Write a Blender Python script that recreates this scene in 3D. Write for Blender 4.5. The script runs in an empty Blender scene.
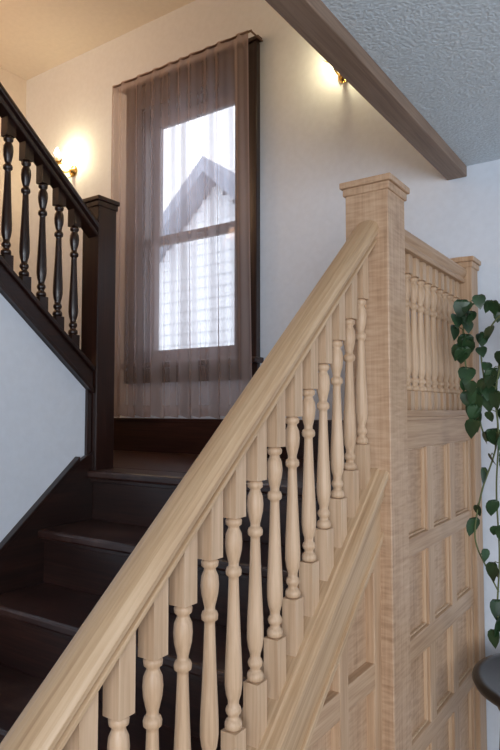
import bpy, math, random
from mathutils import Vector, Matrix
random.seed(4)
H=1.56
scene=bpy.context.scene
scene.view_settings.view_transform='Standard'
scene.view_settings.look='None'
col=scene.collection

# ---------------- materials ----------------
def newmat(name):
    m=bpy.data.materials.new(name); m.use_nodes=True
    nt=m.node_tree; b=nt.nodes['Principled BSDF']
    return m,nt,b
def wood(name,c1,c2,c3,axis='Z',rough=.5,scale=1.0,angle=0.0,bump=.15,coat=0.0,curl=0.0,wear=None):
    m,nt,b=newmat(name)
    L=nt.links.new
    tc=nt.nodes.new('ShaderNodeTexCoord')
    r=nt.nodes.new('ShaderNodeMapping'); r.inputs['Rotation'].default_value=(angle,0,0)
    L(tc.outputs['Object'],r.inputs[0])
    def nz(k,detail,dist):
        s=nt.nodes.new('ShaderNodeMapping'); s.inputs['Scale'].default_value=tuple(v*scale for v in k)
        n=nt.nodes.new('ShaderNodeTexNoise'); n.inputs['Scale'].default_value=1.0; n.inputs['Detail'].default_value=detail; n.inputs['Distortion'].default_value=dist
        L(r.outputs[0],s.inputs[0]); L(s.outputs[0],n.inputs[0]); return n.outputs[0]
    ax='XYZ'.index(axis)
    def vec(a,o):
        v=[o]*3; v[ax]=a; return v
    fine=nz(vec(5,150),3,.3); mid=nz(vec(1.6,34),5,1.2); big=nz(vec(.8,6),2,.5)
    def comb(a,ka,b_,kb):
        x=nt.nodes.new('ShaderNodeMath'); x.operation='MULTIPLY'; x.inputs[1].default_value=ka; L(a,x.inputs[0])
        y=nt.nodes.new('ShaderNodeMath'); y.operation='MULTIPLY_ADD'; y.inputs[1].default_value=kb; L(b_,y.inputs[0]); L(x.outputs[0],y.inputs[2]); return y.outputs[0]
    f=comb(fine,.36,mid,.34); f=comb(f,1.0,big,.30)
    if curl:
        c=nz(vec(105,16),1,.5); f=comb(f,1-curl,c,curl)
    cr=nt.nodes.new('ShaderNodeValToRGB')
    cr.color_ramp.elements[0].position=.34; cr.color_ramp.elements[0].color=(*c1,1)
    cr.color_ramp.elements[1].position=.66; cr.color_ramp.elements[1].color=(*c3,1)
    e=cr.color_ramp.elements.new(.49); e.color=(*c2,1)
    L(f,cr.inputs[0]); colr=cr.outputs[0]
    if wear:
        n=nt.nodes.new('ShaderNodeTexNoise'); n.inputs['Scale'].default_value=5; n.inputs['Detail'].default_value=7; n.inputs['Roughness'].default_value=.7
        L(tc.outputs['Object'],n.inputs[0])
        wr=nt.nodes.new('ShaderNodeValToRGB'); wr.color_ramp.elements[0].position=.5; wr.color_ramp.elements[1].position=.78
        L(n.outputs[0],wr.inputs[0])
        mx=nt.nodes.new('ShaderNodeMixRGB'); mx.inputs[2].default_value=(*wear,1); L(wr.outputs[0],mx.inputs[0]); L(colr,mx.inputs[1]); colr=mx.outputs[0]
    L(colr,b.inputs['Base Color'])
    bp=nt.nodes.new('ShaderNodeBump'); bp.inputs['Strength'].default_value=bump; bp.inputs['Distance'].default_value=.002
    L(f,bp.inputs['Height']); L(bp.outputs[0],b.inputs['Normal'])
    b.inputs['Roughness'].default_value=rough
    b.inputs['Coat Weight'].default_value=coat; b.inputs['Coat Roughness'].default_value=.25
    return m
def plain(name,c,rough=.6,noise=0,bump=0,nscale=60,metal=0,dist=.01):
    m,nt,b=newmat(name)
    b.inputs['Base Color'].default_value=(*c,1); b.inputs['Roughness'].default_value=rough; b.inputs['Metallic'].default_value=metal
    L=nt.links.new
    tc=nt.nodes.new('ShaderNodeTexCoord')
    n=nt.nodes.new('ShaderNodeTexNoise'); n.inputs['Scale'].default_value=nscale; n.inputs['Detail'].default_value=4
    L(tc.outputs['Object'],n.inputs[0])
    if noise:
        cr=nt.nodes.new('ShaderNodeValToRGB')
        cr.color_ramp.elements[0].position=.35; cr.color_ramp.elements[0].color=(*[v*(1-noise) for v in c],1)
        cr.color_ramp.elements[1].position=.65; cr.color_ramp.elements[1].color=(*[min(1,v*(1+noise)) for v in c],1)
        L(n.outputs[0],cr.inputs[0]); L(cr.outputs[0],b.inputs['Base Color'])
    if bump:
        bp=nt.nodes.new('ShaderNodeBump'); bp.inputs['Strength'].default_value=bump; bp.inputs['Distance'].default_value=dist
        L(n.outputs[0],bp.inputs['Height']); L(bp.outputs[0],b.inputs['Normal'])
    return m
def emis(name,c,s):
    m,nt,b=newmat(name)
    b.inputs['Base Color'].default_value=(*c,1)
    b.inputs['Emission Color'].default_value=(*c,1); b.inputs['Emission Strength'].default_value=s
    return m
A=((.32,.18,.10),(.47,.30,.18),(.60,.415,.27))
SL=.86; th=math.atan(SL)
oakZ=wood('oak_vertical',*A,axis='Z',rough=.45)
oakCurl=wood('oak_figured',(.31,.18,.10),(.47,.30,.185),(.60,.415,.275),axis='Z',curl=.32,rough=.45)
oakY=wood('oak_horizontal',*A,axis='Y',rough=.45)
B=((.35,.21,.11),(.51,.34,.20),(.63,.45,.29))
oakS=wood('oak_slope',*B,axis='Y',angle=-th,rough=.42)
oakBal=wood('oak_baluster',(.40,.25,.145),(.54,.365,.23),(.67,.48,.325),axis='Z',rough=.45)
beamM=wood('beam_oak',(.16,.10,.065),(.25,.165,.115),(.35,.24,.17),axis='Y')
D=((.005,.002,.0018),(.014,.0048,.0035),(.034,.011,.007))
dkZ=wood('mahogany_vertical',*D,axis='Z',rough=.33,coat=.25,bump=.1)
dkY=wood('mahogany_along',*D,axis='Y',rough=.33,coat=.25,bump=.1)
dkX=wood('mahogany_across',(.010,.0035,.003),(.026,.009,.0065),(.055,.020,.014),axis='X',rough=.34,coat=.2,bump=.1)
dkT=wood('mahogany_tread',(.014,.005,.004),(.034,.012,.009),(.068,.026,.019),axis='X',rough=.30,coat=.25,bump=.15,wear=(.11,.062,.048))
wallM=plain('painted_plaster',(.68,.735,.82),.7,noise=.02,bump=.06,nscale=35)
wallW=plain('painted_plaster_upper',(.80,.73,.66),.7,noise=.02,bump=.06,nscale=35)
ceilM=plain('stippled_ceiling',(.64,.73,.80),.85,noise=.09,bump=.8,nscale=110,dist=.007)
brass=plain('brass',(.75,.48,.15),.25,metal=1)
bronze=plain('bronze_rod',(.10,.05,.035),.4)
floorM=wood('floor_boards',(.20,.12,.07),(.30,.19,.11),(.4,.26,.16),axis='Y',rough=.4)

# ---------------- mesh builder ----------------
class MB:
    def __init__(s): s.v=[];s.f=[];s.sm=[]
    def add(s,vs,fs,smooth=False):
        o=len(s.v); s.v+= [tuple(v) for v in vs]
        for f in fs: s.f.append([i+o for i in f]); s.sm.append(smooth)
    def box(s,x0,x1,y0,y1,z0,z1):
        vs=[(x,y,z) for z in (z0,z1) for y in (y0,y1) for x in (x0,x1)]
        s.add(vs,[(0,2,3,1),(4,5,7,6),(0,1,5,4),(2,6,7,3),(0,4,6,2),(1,3,7,5)])
    def prismX(s,poly,x0,x1):
        n=len(poly); vs=[(x0,y,z) for y,z in poly]+[(x1,y,z) for y,z in poly]
        fs=[tuple(range(n)),tuple(range(2*n-1,n-1,-1))]+[(i,i+n,(i+1)%n+n,(i+1)%n) for i in range(n)]
        s.add(vs,fs)
    def sweepY(s,prof,y0,y1,zf,xc):
        n=len(prof); vs=[(xc+a,y,zf(y)+b) for y in (y0,y1) for a,b in prof]
        s.add(vs,[(i,(i+1)%n,(i+1)%n+n,i+n) for i in range(n)],False)
        s.add(vs,[tuple(range(n)),tuple(range(2*n-1,n-1,-1))])
    def lathe(s,prof,cx,cy,cz,seg=16,axis='Z'):
        vs=[]
        for r,h in prof:
            for i in range(seg):
                a=2*math.pi*i/seg; p=(r*math.cos(a),r*math.sin(a),h)
                if axis=='Y': p=(p[0],-p[2],p[1])
                vs.append((cx+p[0],cy+p[1],cz+p[2]))
        fs=[]
        for j in range(len(prof)-1):
            for i in range(seg):
                fs.append((j*seg+i,j*seg+(i+1)%seg,(j+1)*seg+(i+1)%seg,(j+1)*seg+i))
        s.add(vs,fs,True)
        n=len(prof)
        s.add(vs,[tuple(range(seg-1,-1,-1)),tuple(range((n-1)*seg,n*seg))],False)
    def tube(s,pts,r,seg=8):
        vs=[];n=len(pts); pts=[Vector(p) for p in pts]
        rr=r if isinstance(r,(list,tuple)) else [r]*n
        for i,p in enumerate(pts):
            t=(pts[min(i+1,n-1)]-pts[max(i-1,0)]).normalized()
            u=t.cross(Vector((0.13,.97,.2))).normalized(); w=t.cross(u)
            for k in range(seg):
                a=2*math.pi*k/seg; vs.append(p+(u*math.cos(a)+w*math.sin(a))*rr[i])
        fs=[(j*seg+i,j*seg+(i+1)%seg,(j+1)*seg+(i+1)%seg,(j+1)*seg+i) for j in range(n-1) for i in range(seg)]
        s.add(vs,fs,True); s.add(vs,[tuple(range(seg)),tuple(range((n-1)*seg,n*seg))])
    def obj(s,name,mat,parent=None,bevel=0,z=H):
        me=bpy.data.meshes.new(name)
        me.from_pydata([(x,y,q+z) for x,y,q in s.v],[],s.f)
        me.polygons.foreach_set('use_smooth',s.sm)
        me.update()
        import bmesh
        bm=bmesh.new(); bm.from_mesh(me); bmesh.ops.remove_doubles(bm,verts=bm.verts,dist=1e-6) if not bevel else None
        bmesh.ops.recalc_face_normals(bm,faces=bm.faces); bm.to_mesh(me); bm.free()
        me.materials.append(mat)
        o=bpy.data.objects.new(name,me); col.objects.link(o)
        if parent: o.parent=parent
        if bevel:
            b=o.modifiers.new('bevel','BEVEL'); b.width=bevel; b.segments=2; b.limit_method='ANGLE'; b.angle_limit=math.radians(35)
        return o
def empty(name):
    e=bpy.data.objects.new(name,None); col.objects.link(e); return e

# ---------------- room ----------------
YB=2.565; XL=-3.6; XR=2.6; YF=-3.2; ZC=.992; ZT=2.24
FL=-H
wx0,wx1,wz0,wz1=-2.50,-1.83,.25,1.72
m=MB()
m.box(XL-.14,wx0,YB,YB+.14,FL,ZT+.1); m.box(wx1,XR+.14,YB,YB+.14,FL,ZT+.1)
m.box(wx0,wx1,YB,YB+.14,FL,wz0); m.box(wx0,wx1,YB,YB+.14,wz1,ZT+.1)
m.obj('wall_back',wallM)
m=MB(); m.box(XL-.14,XL,YF,YB,FL,ZT+.1); m.obj('wall_left',wallW)
m=MB(); m.box(XR,XR+.14,YF,YB,FL,ZT+.1); m.obj('wall_right',wallM)
m=MB(); m.box(XL-.14,XR+.14,YF-.14,YF,FL,ZT+.1); m.obj('wall_front',wallM)
m=MB(); m.box(XL-.14,XR+.14,YF-.14,YB+.14,FL-.1,FL); m.obj('floor',floorM)
m=MB(); m.box(-.70,XR,YF,YB,ZC,ZC+.12); m.box(XL,-.70,YF,-.6,ZC,ZC+.12); m.obj('ceiling',ceilM)
m=MB(); m.box(XL,-.70,-.7,YB,ZT,ZT+.1); m.obj('ceiling_stairwell',wallW)
m=MB(); m.box(-.745,-.70,-.6,YB,ZC+.001,ZT); m.box(XL,-.745,-.7,-.6,ZC+.12,ZT); m.obj('wall_stairwell_upper',wallW)
m=MB(); m.box(-.765,-.685,-.6,YB-.002,.948,ZC); m.obj('ceiling_beam',beamM,bevel=.003)

# ---------------- turned baluster profiles ----------------
def baluster(mb,x,y,z0,z1,w,sl,bt=.11,tp=.12,seg=16):
    L=z1-z0; h=w/2
    e=abs(sl)*h+.006
    mb.box(x-h,x+h,y-h,y+h,z0-e,z0+bt)
    mb.box(x-h,x+h,y-h,y+h,z1-tp,z1+e)
    t0=z0+bt; t1=z1-tp; T=t1-t0; R=w/2
    P=[(.62,0),(.98,.010),(1.0,.03),(.86,.045),(.64,.05),(.60,.065),(.80,.075),(.90,.09),(.80,.105),
       (.62,.115),(.64,.135),(.86,.165),(1.0,.21),(1.0,.26),(.94,.33),(.82,.43),(.71,.54),(.63,.64),(.58,.70),
       (.58,.715),(.88,.725),(.92,.745),(.80,.76),(.60,.765),(.58,.78),(.70,.80),(.92,.84),(1.0,.88),(.92,.92),(.66,.945),(.62,.955),(.90,.965),(.95,.985),(.7,1.0)]
    mb.lathe([(r*R,t0-z0+q*T) for r,q in P],x,y,z0,seg)

# ---------------- light newel ----------------
bal=empty('oak_stair_balustrade')
nx0,nx1,ny0,ny1=-.777,-.648,1.62,1.749
xc=(nx0+nx1)/2
def newel(name,x0,x1,y0,y1,zb,zt,mat,parent,oh=.013):
    m=MB(); m.box(x0,x1,y0,y1,zb,zt)
    m.box(x0-oh*.45,x1+oh*.45,y0-oh*.45,y1+oh*.45,zt-.022,zt)
    m.box(x0-oh,x1+oh,y0-oh,y1+oh,zt,zt+.018)
    cx,cy=(x0+x1)/2,(y0+y1)/2
    vs=[(x0-oh*.6,y0-oh*.6,zt+.018),(x1+oh*.6,y0-oh*.6,zt+.018),(x1+oh*.6,y1+oh*.6,zt+.018),(x0-oh*.6,y1+oh*.6,zt+.018),(cx,cy,zt+.034)]
    m.add(vs,[(3,2,1,0),(0,1,4),(1,2,4),(2,3,4),(3,0,4)])
    return m.obj(name,mat,parent,bevel=.003)
newel('newel_post_top',nx0,nx1,ny0,ny1,FL,.634,oakCurl,bal)
newel('newel_post_bottom',nx0,nx1,.19,.319,FL,-.33,oakCurl,bal)
zrail=lambda y:.10+SL*(y-1.2)
zcap=lambda y:zrail(y)-.625
prof=[(-.026,0),(.026,0),(.031,.006),(.031,.015),(.022,.020),(.022,.026),(.036,.032),(.038,.045),(.034,.056),(.025,.066),(.012,.071),
      (0,.072),(-.012,.071),(-.025,.066),(-.034,.056),(-.038,.045),(-.036,.032),(-.022,.026),(-.022,.020),(-.031,.015),(-.031,.006)]
m=MB(); m.sweepY(prof,.30,ny0+.002,zrail,xc); m.obj('handrail',oakS,bal,bevel=.001)
m=MB(); y=ny0-.045
while y>.36:
    baluster(m,xc,y,zcap(y),zrail(y),.034,SL); y-=.0737
m.obj('balusters',oakBal,bal)
capp=[(-.050,-.03),(.050,-.03),(.058,-.02),(.058,-.004),(.050,0),(.030,0),(.028,.006),(-.028,.006),(-.030,0),(-.050,0),(-.058,-.004),(-.058,-.02)]
m=MB(); m.sweepY(capp,.32,ny0+.002,zcap,xc)
m.prismX([(.32,zcap(.32)-.065),(ny0,zcap(ny0)-.065),(ny0,zcap(ny0)-.028),(.32,zcap(.32)-.028)],xc-.045,xc+.047)
m.prismX([(.32,zcap(.32)-.17),(ny0,zcap(ny0)-.17),(ny0,zcap(ny0)-.06),(.32,zcap(.32)-.06)],xc-.03,xc+.034)
m.prismX([(.32,zcap(.32)-.185),(ny0,zcap(ny0)-.185),(ny0,zcap(ny0)-.165),(.32,zcap(.32)-.165)],xc-.03,xc+.042)
m.obj('stringer',oakS,bal,bevel=.002)
zs=lambda y:zcap(y)-.180
m=MB()
railz=[(-.43,-.375),(-.73,-.665),(-1.02,-.96),(FL,FL+.14)]
fx0,fx1=xc-.026,xc+.030
def clipbox(mb,y0,y1,z0,z1):
    ycross=lambda z:(z+.180+.625-.10)/SL+1.2
    if zs(y1)<=z0: return
    ya=max(y0,ycross(z0)); yb=max(y0,ycross(z1))
    poly=[(ya,z0),(y1,z0)]
    if zs(y1)<z1: poly+=[(y1,zs(y1))]
    else: poly+=[(y1,z1),(yb,z1)]
    if zs(y0)>z0:
        if zs(y0)<z1: poly+=[(y0,zs(y0))]
    mb.prismX(poly,fx0,fx1)
for a,b in railz: clipbox(m,.33,ny0,a,b)
m.obj('panel_rails_slope',oakY,bal,bevel=.003)
m=MB()
for yc in (1.600,1.395,1.19,.985,.78,.575,.35):
    w=.024
    m.prismX([(yc-w,FL),(yc+w,FL),(yc+w,min(zs(yc+w),zs(ny0))+.01),(yc-w,zs(yc-w)+.01)],fx0-.0005,fx1+.0006)
m.obj('panel_stiles_slope',oakZ,bal,bevel=.003)
m=MB(); m.prismX([(.33,FL),(ny0,FL),(ny0,zs(ny0)+.02),(.33,zs(.33)+.02)],xc-.008,xc+.006); m.obj('panels_slope',oakCurl,bal)

# ---------------- panelled partition along landing ----------------
par=empty('oak_panelled_partition')
ey0=2.46
newel('newel_post_wall',nx0+.01,nx1,ey0,YB-.014,FL,.575,oakZ,par,oh=.012)
pf0,pf1=xc-.04,nx1-.014
m=MB()
pr=[(-.032,0),(.032,0),(.036,.01),(.030,.02),(.040,.034),(.040,.05),(.030,.060),(-.030,.060),(-.040,.05),(-.040,.034),(-.030,.02),(-.036,.01)]
m.sweepY(pr,ny1-.002,ey0+.002,lambda y:.492,xc+.006)
m.box(pf0-.012,pf1+.012,ny1,ey0,-.02,0)
m.box(pf0-.005,pf1+.005,ny1,ey0,-.03,-.02)
m.obj('partition_handrail_and_sill',oakY,par,bevel=.002)
m=MB(); n=11
for i in range(n):
    y=ny1+(i+.5)*(ey0-ny1)/n
    baluster(m,xc+.006,y,0,.492,.033,0,bt=.06,tp=.06,seg=12)
m.obj('partition_balusters',oakBal,par)
m=MB()
for a,b in [(-.115,-.02)]+railz: m.box(pf0,pf1,ny1,ey0,a,b)
m.obj('partition_rails',oakY,par,bevel=.003)
m=MB()
W=ey0-ny1; cols=3; st=.058
for i in range(cols+1):
    yc=ny1+i*W/cols; a=yc-st/2; b=yc+st/2
    if i==0: a=ny1
    if i==cols: b=ey0
    m.box(pf0+.001,pf1-.001,a,b,FL,-.02)
m.obj('partition_stiles',oakZ,par,bevel=.003)
m=MB(); m.box(pf0+.015,pf1-.020,ny1,ey0,FL,-.03); m.obj('partition_panels',oakCurl,par)
m=MB()
for i in range(cols):
    a=ny1+i*W/cols+st/2; b=ny1+(i+1)*W/cols-st/2
    zz=[(-.375,-.115),(-.665,-.43),(-.96,-.73),(FL+.14,-1.02)]
    for z0,z1 in zz:
        t=.006; q0,q1=pf1-.026,pf1-.010
        m.box(q0,q1,a,a+t,z0,z1); m.box(q0,q1,b-t,b,z0,z1)
        m.box(q0,q1,a,b,z0,z0+t); m.box(q0,q1,a,b,z1-t,z1)
m.obj('partition_mouldings',oakBal,par,bevel=.002)

# ---------------- dark lower staircase ----------------
ls=empty('lower_staircase')
RUN=.221; RISE=.19; Y0=1.67; ZL=-.23
sx0,sx1=-1.885,-.741
mt=MB(); mr=MB()
for k in range(0,7):
    yn=Y0-RUN*k; zn=ZL-RISE*k
    back=yn+RUN+.02 if k else yn+.12
    mt.box(sx0,sx1,yn-.028,back,zn-.03,zn)
    mr.box(sx0,sx1,yn,yn+.02,zn-RISE,zn-.03)
    mr.box(sx0,sx1,yn-.012,yn+.002,zn-.045,zn-.03)
mt.obj('treads',dkT,ls,bevel=.008); mr.obj('risers',dkX,ls,bevel=.002)
m=MB(); m.box(XL+.002,sx1,Y0+.12,YB-.002,ZL-.16,ZL); m.box(XL+.002,sx0,Y0,Y0+.12,ZL-.16,ZL); m.obj('landing',dkT,ls)
nl=lambda y:ZL+SL*(y-Y0)
m=MB(); m.prismX([(.25,nl(.25)-.25),(1.67,nl(1.67)-.25),(1.67,nl(1.67)+.07),(1.60,nl(1.60)+.095),(.25,nl(.25)+.095)],-1.90,-1.878)
m.prismX([(1.60,nl(1.60)+.095),(.25,nl(.25)+.095),(.25,nl(.25)+.115),(1.60,nl(1.60)+.115)],-1.90,-1.870)
m.obj('wall_skirt',dkY,ls,bevel=.002)
m=MB(); m.box(XL+.002,nx0,YB-.02,YB-.001,ZL,-.06); m.box(XL+.002,nx0,YB-.028,YB-.001,-.06,-.045); m.obj('baseboard_back',dkX,bevel=.002)

# ---------------- upper flight ----------------
us=empty('upper_staircase')
SU=.84; RU=RISE/SU; XU=-1.90
zub=lambda y:.085-SU*(y-1.64)
m=MB()
for k in range(1,8):
    yn=Y0-RU*(k-1)
    m.box(XL+.002,XU-.052,yn-RU-.0,yn+.025,ZL+RISE*k-.03,ZL+RISE*k)
    m.box(XL+.002,XU-.052,yn-.02,yn,ZL+RISE*(k-1),ZL+RISE*k-.03)
m.obj('upper_steps',dkX,us,bevel=.003)
YE=.12
m=MB(); m.prismX([(1.665,zub(1.665)),(YE,zub(YE)),(YE,zub(YE)+.085),(1.665,zub(1.665)+.085)],XU-.05,XU+.02)
m.prismX([(1.665,zub(1.665)+.085),(YE,zub(YE)+.085),(YE,zub(YE)+.105),(1.665,zub(1.665)+.105)],XU-.06,XU+.032)
m.prismX([(1.665,zub(1.665)-.0),(YE,zub(YE)-.0),(YE,zub(YE)+.02),(1.665,zub(1.665)+.02)],XU-.05,XU+.03)
m.obj('closed_stringer',dkY,us,bevel=.003)
m=MB(); m.box(XU-.05,XU+.012,1.645,1.667,ZL-.02,.09); m.obj('wall_end_trim',dkZ,us,bevel=.002)
m=MB(); m.prismX([(1.645,FL),(1.645,zub(1.645)),(YE,zub(YE)),(YE,FL)],XU-.05,XU); m.obj('wall_stair_side',wallM)
db=empty('mahogany_stair_balustrade')
newel('dark_newel_post',-1.960,-1.866,1.67,1.765,ZL-.005,.828,dkZ,db,oh=.010)
zur=lambda y:.720-SU*(y-1.627)
m=MB(); m.sweepY([(a*.95,b) for a,b in prof],YE,1.672,zur,XU+.0); m.obj('dark_handrail',dkY,db,bevel=.001)
m=MB(); y=1.585
while y>.2:
    baluster(m,XU-.006,y,zub(y)+.105,zur(y),.036,-SU,bt=.05,tp=.05); y-=.0737
m.obj('dark_balusters',dkZ,db)

# ---------------- window ----------------
win=empty('window_1')
m=MB()
m.box(wx0-.115,wx0,YB-.025,YB-.001,wz0,wz1); m.box(wx1,wx1+.135,YB-.025,YB-.001,wz0,wz1)
m.box(wx0-.115,wx1+.135,YB-.025,YB-.001,wz1,wz1+.135)
m.box(wx0-.13,wx1+.15,YB-.04,YB-.001,wz1+.135,wz1+.155)
m.box(wx0-.115,wx1+.135,YB-.022,YB-.001,wz0-.10,wz0-.02)
m.box(wx1+.115,wx1+.137,YB-.036,YB-.001,wz0-.01,wz1+.13)
m.obj('casing',dkZ,win,bevel=.003)
m=MB(); m.box(wx0-.13,wx1+.155,YB-.065,YB+.05,wz0-.02,wz0+.008); m.obj('stool',dkX,win,bevel=.006)
m=MB()
m.box(wx0,wx0+.02,YB,YB+.12,wz0,wz1);m.box(wx1-.02,wx1,YB,YB+.12,wz0,wz1);m.box(wx0,wx1,YB,YB+.12,wz1-.02,wz1)
m.obj('jambs',dkZ,win)
m=MB()
a,b=wx0+.02,wx1-.02; zm=.965
for (z0,z1,yy) in ((wz0,zm+.02,YB+.06),(zm-.02,wz1-.02,YB+.095)):
    s=.036
    m.box(a,a+s,yy-.015,yy+.015,z0,z1); m.box(b-s,b,yy-.015,yy+.015,z0,z1)
    m.box(a,b,yy-.015,yy+.015,z0,z0+(.085 if z0==wz0 else .022)); m.box(a,b,yy-.015,yy+.015,z1-(.022 if z0==wz0 else .06),z1)
m.obj('sashes',plain('sash_paint',(.28,.26,.28),.5),win,bevel=.002)
g,nt,bs=newmat('window_glass'); out=nt.nodes['Material Output']
tr=nt.nodes.new('ShaderNodeBsdfTransparent'); gl=nt.nodes.new('ShaderNodeBsdfGlossy'); gl.inputs['Roughness'].default_value=.02
mxs=nt.nodes.new('ShaderNodeMixShader'); mxs.inputs[0].default_value=.05
nt.links.new(tr.outputs[0],mxs.inputs[1]); nt.links.new(gl.outputs[0],mxs.inputs[2]); nt.links.new(mxs.outputs[0],out.inputs[0])
m=MB(); m.box(a+.03,b-.03,YB+.058,YB+.062,wz0+.08,zm); m.box(a+.03,b-.03,YB+.093,YB+.097,zm,wz1-.07); m.obj('glass',g,win)

# curtain
cur=empty('sheer_curtain')
cx0,cx1,cz0,cz1=-2.645,-1.695,-.035,1.868
nxn,nzn=420,60
vs=[];dens=[]
def fold(x,q):
    f=math.sin(x*64+1.3*math.sin(x*9))+.55*math.sin(x*101+2+q*1.2)+.35*math.sin(x*37+q*2.)
    return f
for j in range(nzn+1):
    q=j/nzn; z=cz0+(cz1-cz0)*q
    amp=.008+.010*(1-q)
    flare=1+.025*(1-q)
    for i in range(nxn+1):
        x=cx0+(cx1-cx0)*i/nxn
        xx=cx0+(x-cx0)*flare + .004*math.sin(x*64)*(1-q)
        f=fold(x,q)
        vs.append((xx,YB-.105-amp*f*(1 if q<.97 else .6),z+.006*f*(1-q)*(1 if j==0 else 0)))
        f2=fold(x+.002,q); sl=abs(f2-f)/.002
        d=.38+min(.32,sl/100*.28)
        e=min(x-cx0,cx1-x)/(cx1-cx0); d+=.14*max(0,1-e/.2)
        if q<.025: d=.72
        if q>.975: d=.85
        if i<4 or i>nxn-4: d=.8
        dens.append(min(.9,d))
fs=[(j*(nxn+1)+i,j*(nxn+1)+i+1,(j+1)*(nxn+1)+i+1,(j+1)*(nxn+1)+i) for j in range(nzn) for i in range(nxn)]
cm,nt,bs=newmat('sheer_voile'); out=nt.nodes['Material Output']
tr=nt.nodes.new('ShaderNodeBsdfTransparent'); tr.inputs[0].default_value=(.95,.93,.95,1)
df=nt.nodes.new('ShaderNodeBsdfDiffuse'); df.inputs[0].default_value=(.42,.325,.29,1)
tl=nt.nodes.new('ShaderNodeBsdfTranslucent'); tl.inputs[0].default_value=(.50,.44,.48,1)
m1=nt.nodes.new('ShaderNodeMixShader'); m1.inputs[0].default_value=.42
m2=nt.nodes.new('ShaderNodeMixShader'); at=nt.nodes.new('ShaderNodeAttribute'); at.attribute_name='weave_fill'
L=nt.links.new
L(df.outputs[0],m1.inputs[1]);L(tl.outputs[0],m1.inputs[2]);L(tr.outputs[0],m2.inputs[1]);L(m1.outputs[0],m2.inputs[2]);L(at.outputs['Fac'],m2.inputs[0]);L(m2.outputs[0],out.inputs[0])
me=bpy.data.meshes.new('curtain_panel'); me.from_pydata([(x,y,z+H) for x,y,z in vs],[],fs)
me.polygons.foreach_set('use_smooth',[True]*len(fs))
ad=me.attributes.new('weave_fill','FLOAT','POINT'); ad.data.foreach_set('value',dens); me.materials.append(cm); me.update()
o=bpy.data.objects.new('curtain_panel',me); col.objects.link(o); o.parent=cur
m=MB(); m.tube([(cx0+.005,YB-.105,1.858),(cx1+.02,YB-.105,1.858)],.006); 
for xx in (cx0+.01,cx1+.015): m.tube([(xx,YB-.105,1.858),(xx,YB-.002,1.858)],.005)
m.obj('curtain_rod',bronze,cur)

# ---------------- sconces ----------------
bulbM=emis('bulb_glow',(1,.85,.55),45)
candM=plain('candle_sleeve',(.9,.85,.7),.5)
def sconce(name,x,z):
    e=empty(name)
    m=MB(); m.lathe([(.004,0),(.036,0),(.036,.006),(.028,.012),(.014,.018),(.010,.03),(.002,.034)],x,YB-.001,z,20,axis='Y')
    pts=[]
    for i in range(15):
        t=i/14; pts.append((x,YB-.02-.11*t,z-.035*math.sin(math.pi*t*.9)+.012*t))
    m.tube(pts,.005,8)
    by=YB-.13; bz=z+.0
    m.lathe([(.003,0),(.012,.002),(.024,.012),(.028,.016),(.010,.018),(.010,.022)],x,by,bz,16)
    for k in range(6):
        a=k*math.pi/3; dx,dy=math.cos(a),math.sin(a)
        px,py=-dy*.009,dx*.009
        m.add([(x+dx*.01,by+dy*.01,bz+.004),(x+dx*.03+px,by+dy*.03+py,bz+.012),(x+dx*.052,by+dy*.052,bz+.030),(x+dx*.03-px,by+dy*.03-py,bz+.012)],[(0,1,2,3)])
    m.tube([(x,YB-.02,z-.01),(x+.02,YB-.035,z-.05),(x+.005,YB-.05,z-.06)],.003,6)
    m.obj('brass_arm',brass,e)
    m=MB(); m.lathe([(.009,0),(.009,.03),(.006,.032)],x,by,bz+.02,12); m.obj('candle_sleeve',candM,e)
    m=MB(); m.lathe([(.004,0),(.012,.008),(.016,.018),(.015,.030),(.008,.046),(.001,.058)],x,by,bz+.05,12); ob=m.obj('flame_bulb',bulbM,e)
    l=bpy.data.lights.new(name+'_light','POINT'); l.energy=2.8; l.color=(1,.82,.46); l.shadow_soft_size=.02
    lo=bpy.data.objects.new('bulb_light',l); lo.location=(x,by+.055,bz+.085+H); col.objects.link(lo); lo.parent=e
sconce('wall_sconce',-1.225,1.54); sconce('wall_sconce.001',-3.10,1.50)

# ---------------- plant ----------------
pl=empty('hanging_pothos')
px,py,pz=-.27,2.2,.14
m=MB(); m.lathe([(.05,0),(.085,.01),(.11,.10),(.12,.16),(.125,.165),(.125,.18),(.11,.18),(.10,.15)],px,py,pz,24); m.obj('pot',plain('terracotta',(.35,.15,.08),.8,noise=.1),pl)
m=MB()
for k in range(3):
    a=k*2.094+.5; m.tube([(px+.12*math.cos(a),py+.12*math.sin(a),pz+.17),(px,py,ZC-.03)],.003,5)
m.tube([(px,py,ZC-.04),(px,py,ZC-.001)],.006,6)
m.obj('hanger_cords',plain('jute',(.4,.3,.2),.9),pl)
stem=MB(); leaf=MB()
def addleaf(p,size,yaw,tilt,roll):
    pts=[(0,0),(.28,-.16),(.48,.02),(.52,.28),(.40,.60),(.18,.88),(0,1.08)]
    M=Matrix.Rotation(yaw,4,'Z')@Matrix.Rotation(tilt,4,'X')@Matrix.Rotation(roll,4,'Y')
    vs=[]; n=len(pts)
    for a,b in pts: vs.append((0,b,-.10*b*b))
    for s in (1,-1):
        for a,b in pts: vs.append((a*s*.5,b,.10*a-.10*b*b)); 
        for a,b in pts: vs.append((a*s,b,.16*a-.12*b*b))
    V=[Vector(p)+(M@Vector(v))*size for v in vs]
    fs=[]
    for s in range(2):
        o1=n+s*2*n; o2=o1+n
        for i in range(n-1):
            fs.append((i,o1+i,o1+i+1,i+1)); fs.append((o1+i,o2+i,o2+i+1,o1+i+1))
    leaf.add(V,fs,True)
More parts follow.
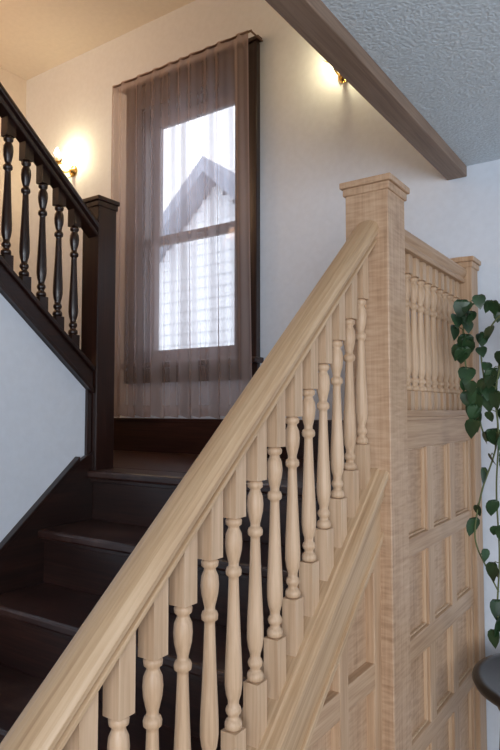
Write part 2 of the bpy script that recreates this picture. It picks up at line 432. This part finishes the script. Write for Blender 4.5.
def vine(pts,n,dens,s0=.046):
    P=[Vector(p) for p in pts]; out=[]
    for i in range(len(P)-1):
        p0=P[max(i-1,0)];p1=P[i];p2=P[i+1];p3=P[min(i+2,len(P)-1)]
        for k in range(n):
            t=k/n; out.append(.5*((2*p1)+(-p0+p2)*t+(2*p0-5*p1+4*p2-p3)*t*t+(-p0+3*p1-3*p2+p3)*t**3))
    out.append(P[-1]); stem.tube(out,.0028,6)
    for i in range(1,len(out)):
        if random.random()<dens:
            q=out[i]
            off=Vector((random.uniform(-.022,.022),random.uniform(-.03,0),random.uniform(-.01,.02)))
            stem.tube([q,q+off*.6+Vector((0,0,.008)),q+off],.0015,5)
            addleaf(q+off,s0*random.uniform(.65,1.2),random.uniform(-.9,.9)+math.pi,random.uniform(-2.1,-.9),random.uniform(-.7,.7))
zt=pz+.18
vine([(px-.06,py,zt-.02),(px-.14,py-.03,zt+.03),(-.46,2.12,.34),(-.535,2.05,.34),(-.568,2.05,.27),(-.565,2.05,.16),(-.555,2.05,.05)],8,.7)
vine([(px-.05,py-.05,zt-.02),(px-.14,py-.05,zt+.01),(-.47,2.10,.30),(-.52,2.08,.20),(-.515,2.08,.08),(-.53,2.08,-.03),(-.51,2.08,-.10)],8,.6)
vine([(px-.05,py-.03,zt-.02),(px-.14,py-.06,zt+.01),(-.44,2.10,.28),(-.475,2.08,.1),(-.48,2.08,-.1),(-.525,2.06,-.26),(-.545,2.05,-.40),(-.51,2.06,-.50),(-.48,2.06,-.56)],8,.18)
vine([(px-.04,py-.06,zt-.02),(px-.12,py-.11,zt+.01),(-.43,2.07,.24),(-.475,2.06,.07),(-.47,2.06,-.08),(-.48,2.06,-.25),(-.475,2.06,-.45),(-.485,2.06,-.62),(-.47,2.06,-.68)],8,.42)
vine([(px-.02,py-.08,zt-.02),(px-.08,py-.13,zt+.01),(-.40,2.07,.2),(-.43,2.06,.05),(-.435,2.06,-.1),(-.445,2.06,-.25),(-.44,2.06,-.4)],8,.4)
vine([(px+.05,py-.05,zt-.02),(px+.14,py-.1,zt),(px+.17,py-.1,.1),(px+.16,py-.1,-.2)],6,.6)
for k in range(16):
    a=random.uniform(0,6.28); addleaf((px+.08*math.cos(a),py+.08*math.sin(a),zt+.02),.06,a,random.uniform(-.2,.5),0)
stem.obj('vines',plain('vine_stem',(.10,.12,.04),.6),pl)
lm=plain('pothos_leaf',(.020,.050,.018),.4,noise=.5,nscale=14); leaf.obj('leaves',lm,pl)

# ---------------- round side table ----------------
tb=empty('round_side_table'); tx,ty,tz=-.325,2.17,-.835
tm=plain('black_lacquer',(.012,.008,.007),.28,noise=.2,nscale=20)
m=MB(); m.lathe([(.01,-.035),(.235,-.035),(.255,-.028),(.262,-.012),(.258,-.002),(.245,0),(.23,-.001),(.22,-.006),(.01,-.006)],tx,ty,tz,48); 
m.lathe([(.01,-.09),(.19,-.09),(.195,-.06),(.19,-.03),(.01,-.03)],tx,ty,tz,40)
m.obj('table_top',tm,tb)
m=MB()
for k in range(4):
    a=k*math.pi/2+.4; pts=[(tx+math.cos(a)*r,ty+math.sin(a)*r,z) for r,z in ((.16,tz-.06),(.175,tz-.25),(.18,tz-.45),(.20,FL+.003))]
    m.tube(pts,[.018,.014,.012,.016],10)
m.lathe([(.01,-.50),(.175,-.50),(.178,-.49),(.175,-.48),(.01,-.48)],tx,ty,tz,32)
m.obj('table_legs',tm,tb)

# ---------------- outside: neighbour's gable end ----------------
nh=empty('neighbour_house')
side=plain('white_clapboard',(.88,.90,.93),.7)
m=MB(); hy=7.0; gx=-5.35; hw=1.9; ez=1.55; pk=3.3
z=-2.4
while z<pk-.2:
    h=hw if z+.16<=ez else hw*(pk-z-.16)/(pk-ez)
    m.add([(gx-h,hy-.03,z),(gx+h,hy-.03,z),(gx+h,hy,z+.16),(gx-h,hy,z+.16),(gx-h,hy+.05,z),(gx+h,hy+.05,z)],[(0,1,2,3),(0,4,5,1)])
    z+=.16
m.add([(gx-hw,hy+.04,-2.4),(gx+hw,hy+.04,-2.4),(gx+hw,hy+.04,ez),(gx,hy+.04,pk),(gx-hw,hy+.04,ez),
       (gx-hw,hy+5,-2.4),(gx+hw,hy+5,-2.4),(gx+hw,hy+5,ez),(gx,hy+5,pk),(gx-hw,hy+5,ez)],[(0,1,2,3,4),(9,8,7,6,5),(0,5,6,1),(1,6,7,2),(4,9,5,0)])
m.obj('clapboard_wall',side,nh)
m=MB()
for sgn in (1,-1):
    ex=gx+sgn*(hw+.3); ee=ez-.3*(pk-ez)/hw
    v=[(gx,hy-.35,pk),(ex,hy-.35,ee),(ex,hy-.35,ee+.2),(gx,hy-.35,pk+.22)]
    v+=[(x,hy+5.2,zq) for x,_,zq in v]
    m.add(v,[(0,1,2,3),(7,6,5,4),(0,4,5,1),(1,5,6,2),(2,6,7,3),(3,7,4,0)])
m.obj('roof',plain('grey_shingles',(.38,.42,.50),.9,noise=.1),nh)
m=MB(); m.box(-40,30,YB+.2,60,-2.6,-2.4); m.obj('ground_outside',plain('lawn',(.4,.42,.38),.9,noise=.3,nscale=2))

# ---------------- lights ----------------
w=bpy.data.worlds.new('overcast_sky'); scene.world=w; w.use_nodes=True
bg=w.node_tree.nodes['Background']; bg.inputs[0].default_value=(.84,.91,1,1); bg.inputs[1].default_value=2.7
def area(name,loc,target,size,en,c):
    l=bpy.data.lights.new(name,'AREA'); l.energy=en; l.size=size; l.color=c
    o=bpy.data.objects.new(name,l); o.location=loc; col.objects.link(o)
    o.rotation_euler=(Vector(target)-Vector(loc)).to_track_quat('-Z','Y').to_euler()
area('room_daylight',(1.4,-2.4,H+.1),(-1.5,2,H+.2),1.6,98,(.89,.94,1))
area('side_fill',(2.45,.6,H-.1),(-1,1.2,H+.5),1.3,24,(.86,.93,1))  # added fill lamp, no window here; lifts ceiling and right-facing panels
area('upstairs_light',(-3.1,.7,H+1.75),(-3.3,1.9,H+2.3),.5,15,(1,.60,.33))

# ---------------- camera ----------------
cd=bpy.data.cameras.new('camera'); cd.sensor_fit='VERTICAL'; cd.sensor_height=36; cd.lens=30.1; cd.clip_start=.02
co=bpy.data.objects.new('camera',cd); co.location=(0,0,H); co.rotation_euler=(math.radians(93.2),0,math.radians(34.4)); col.objects.link(co)
scene.camera=co
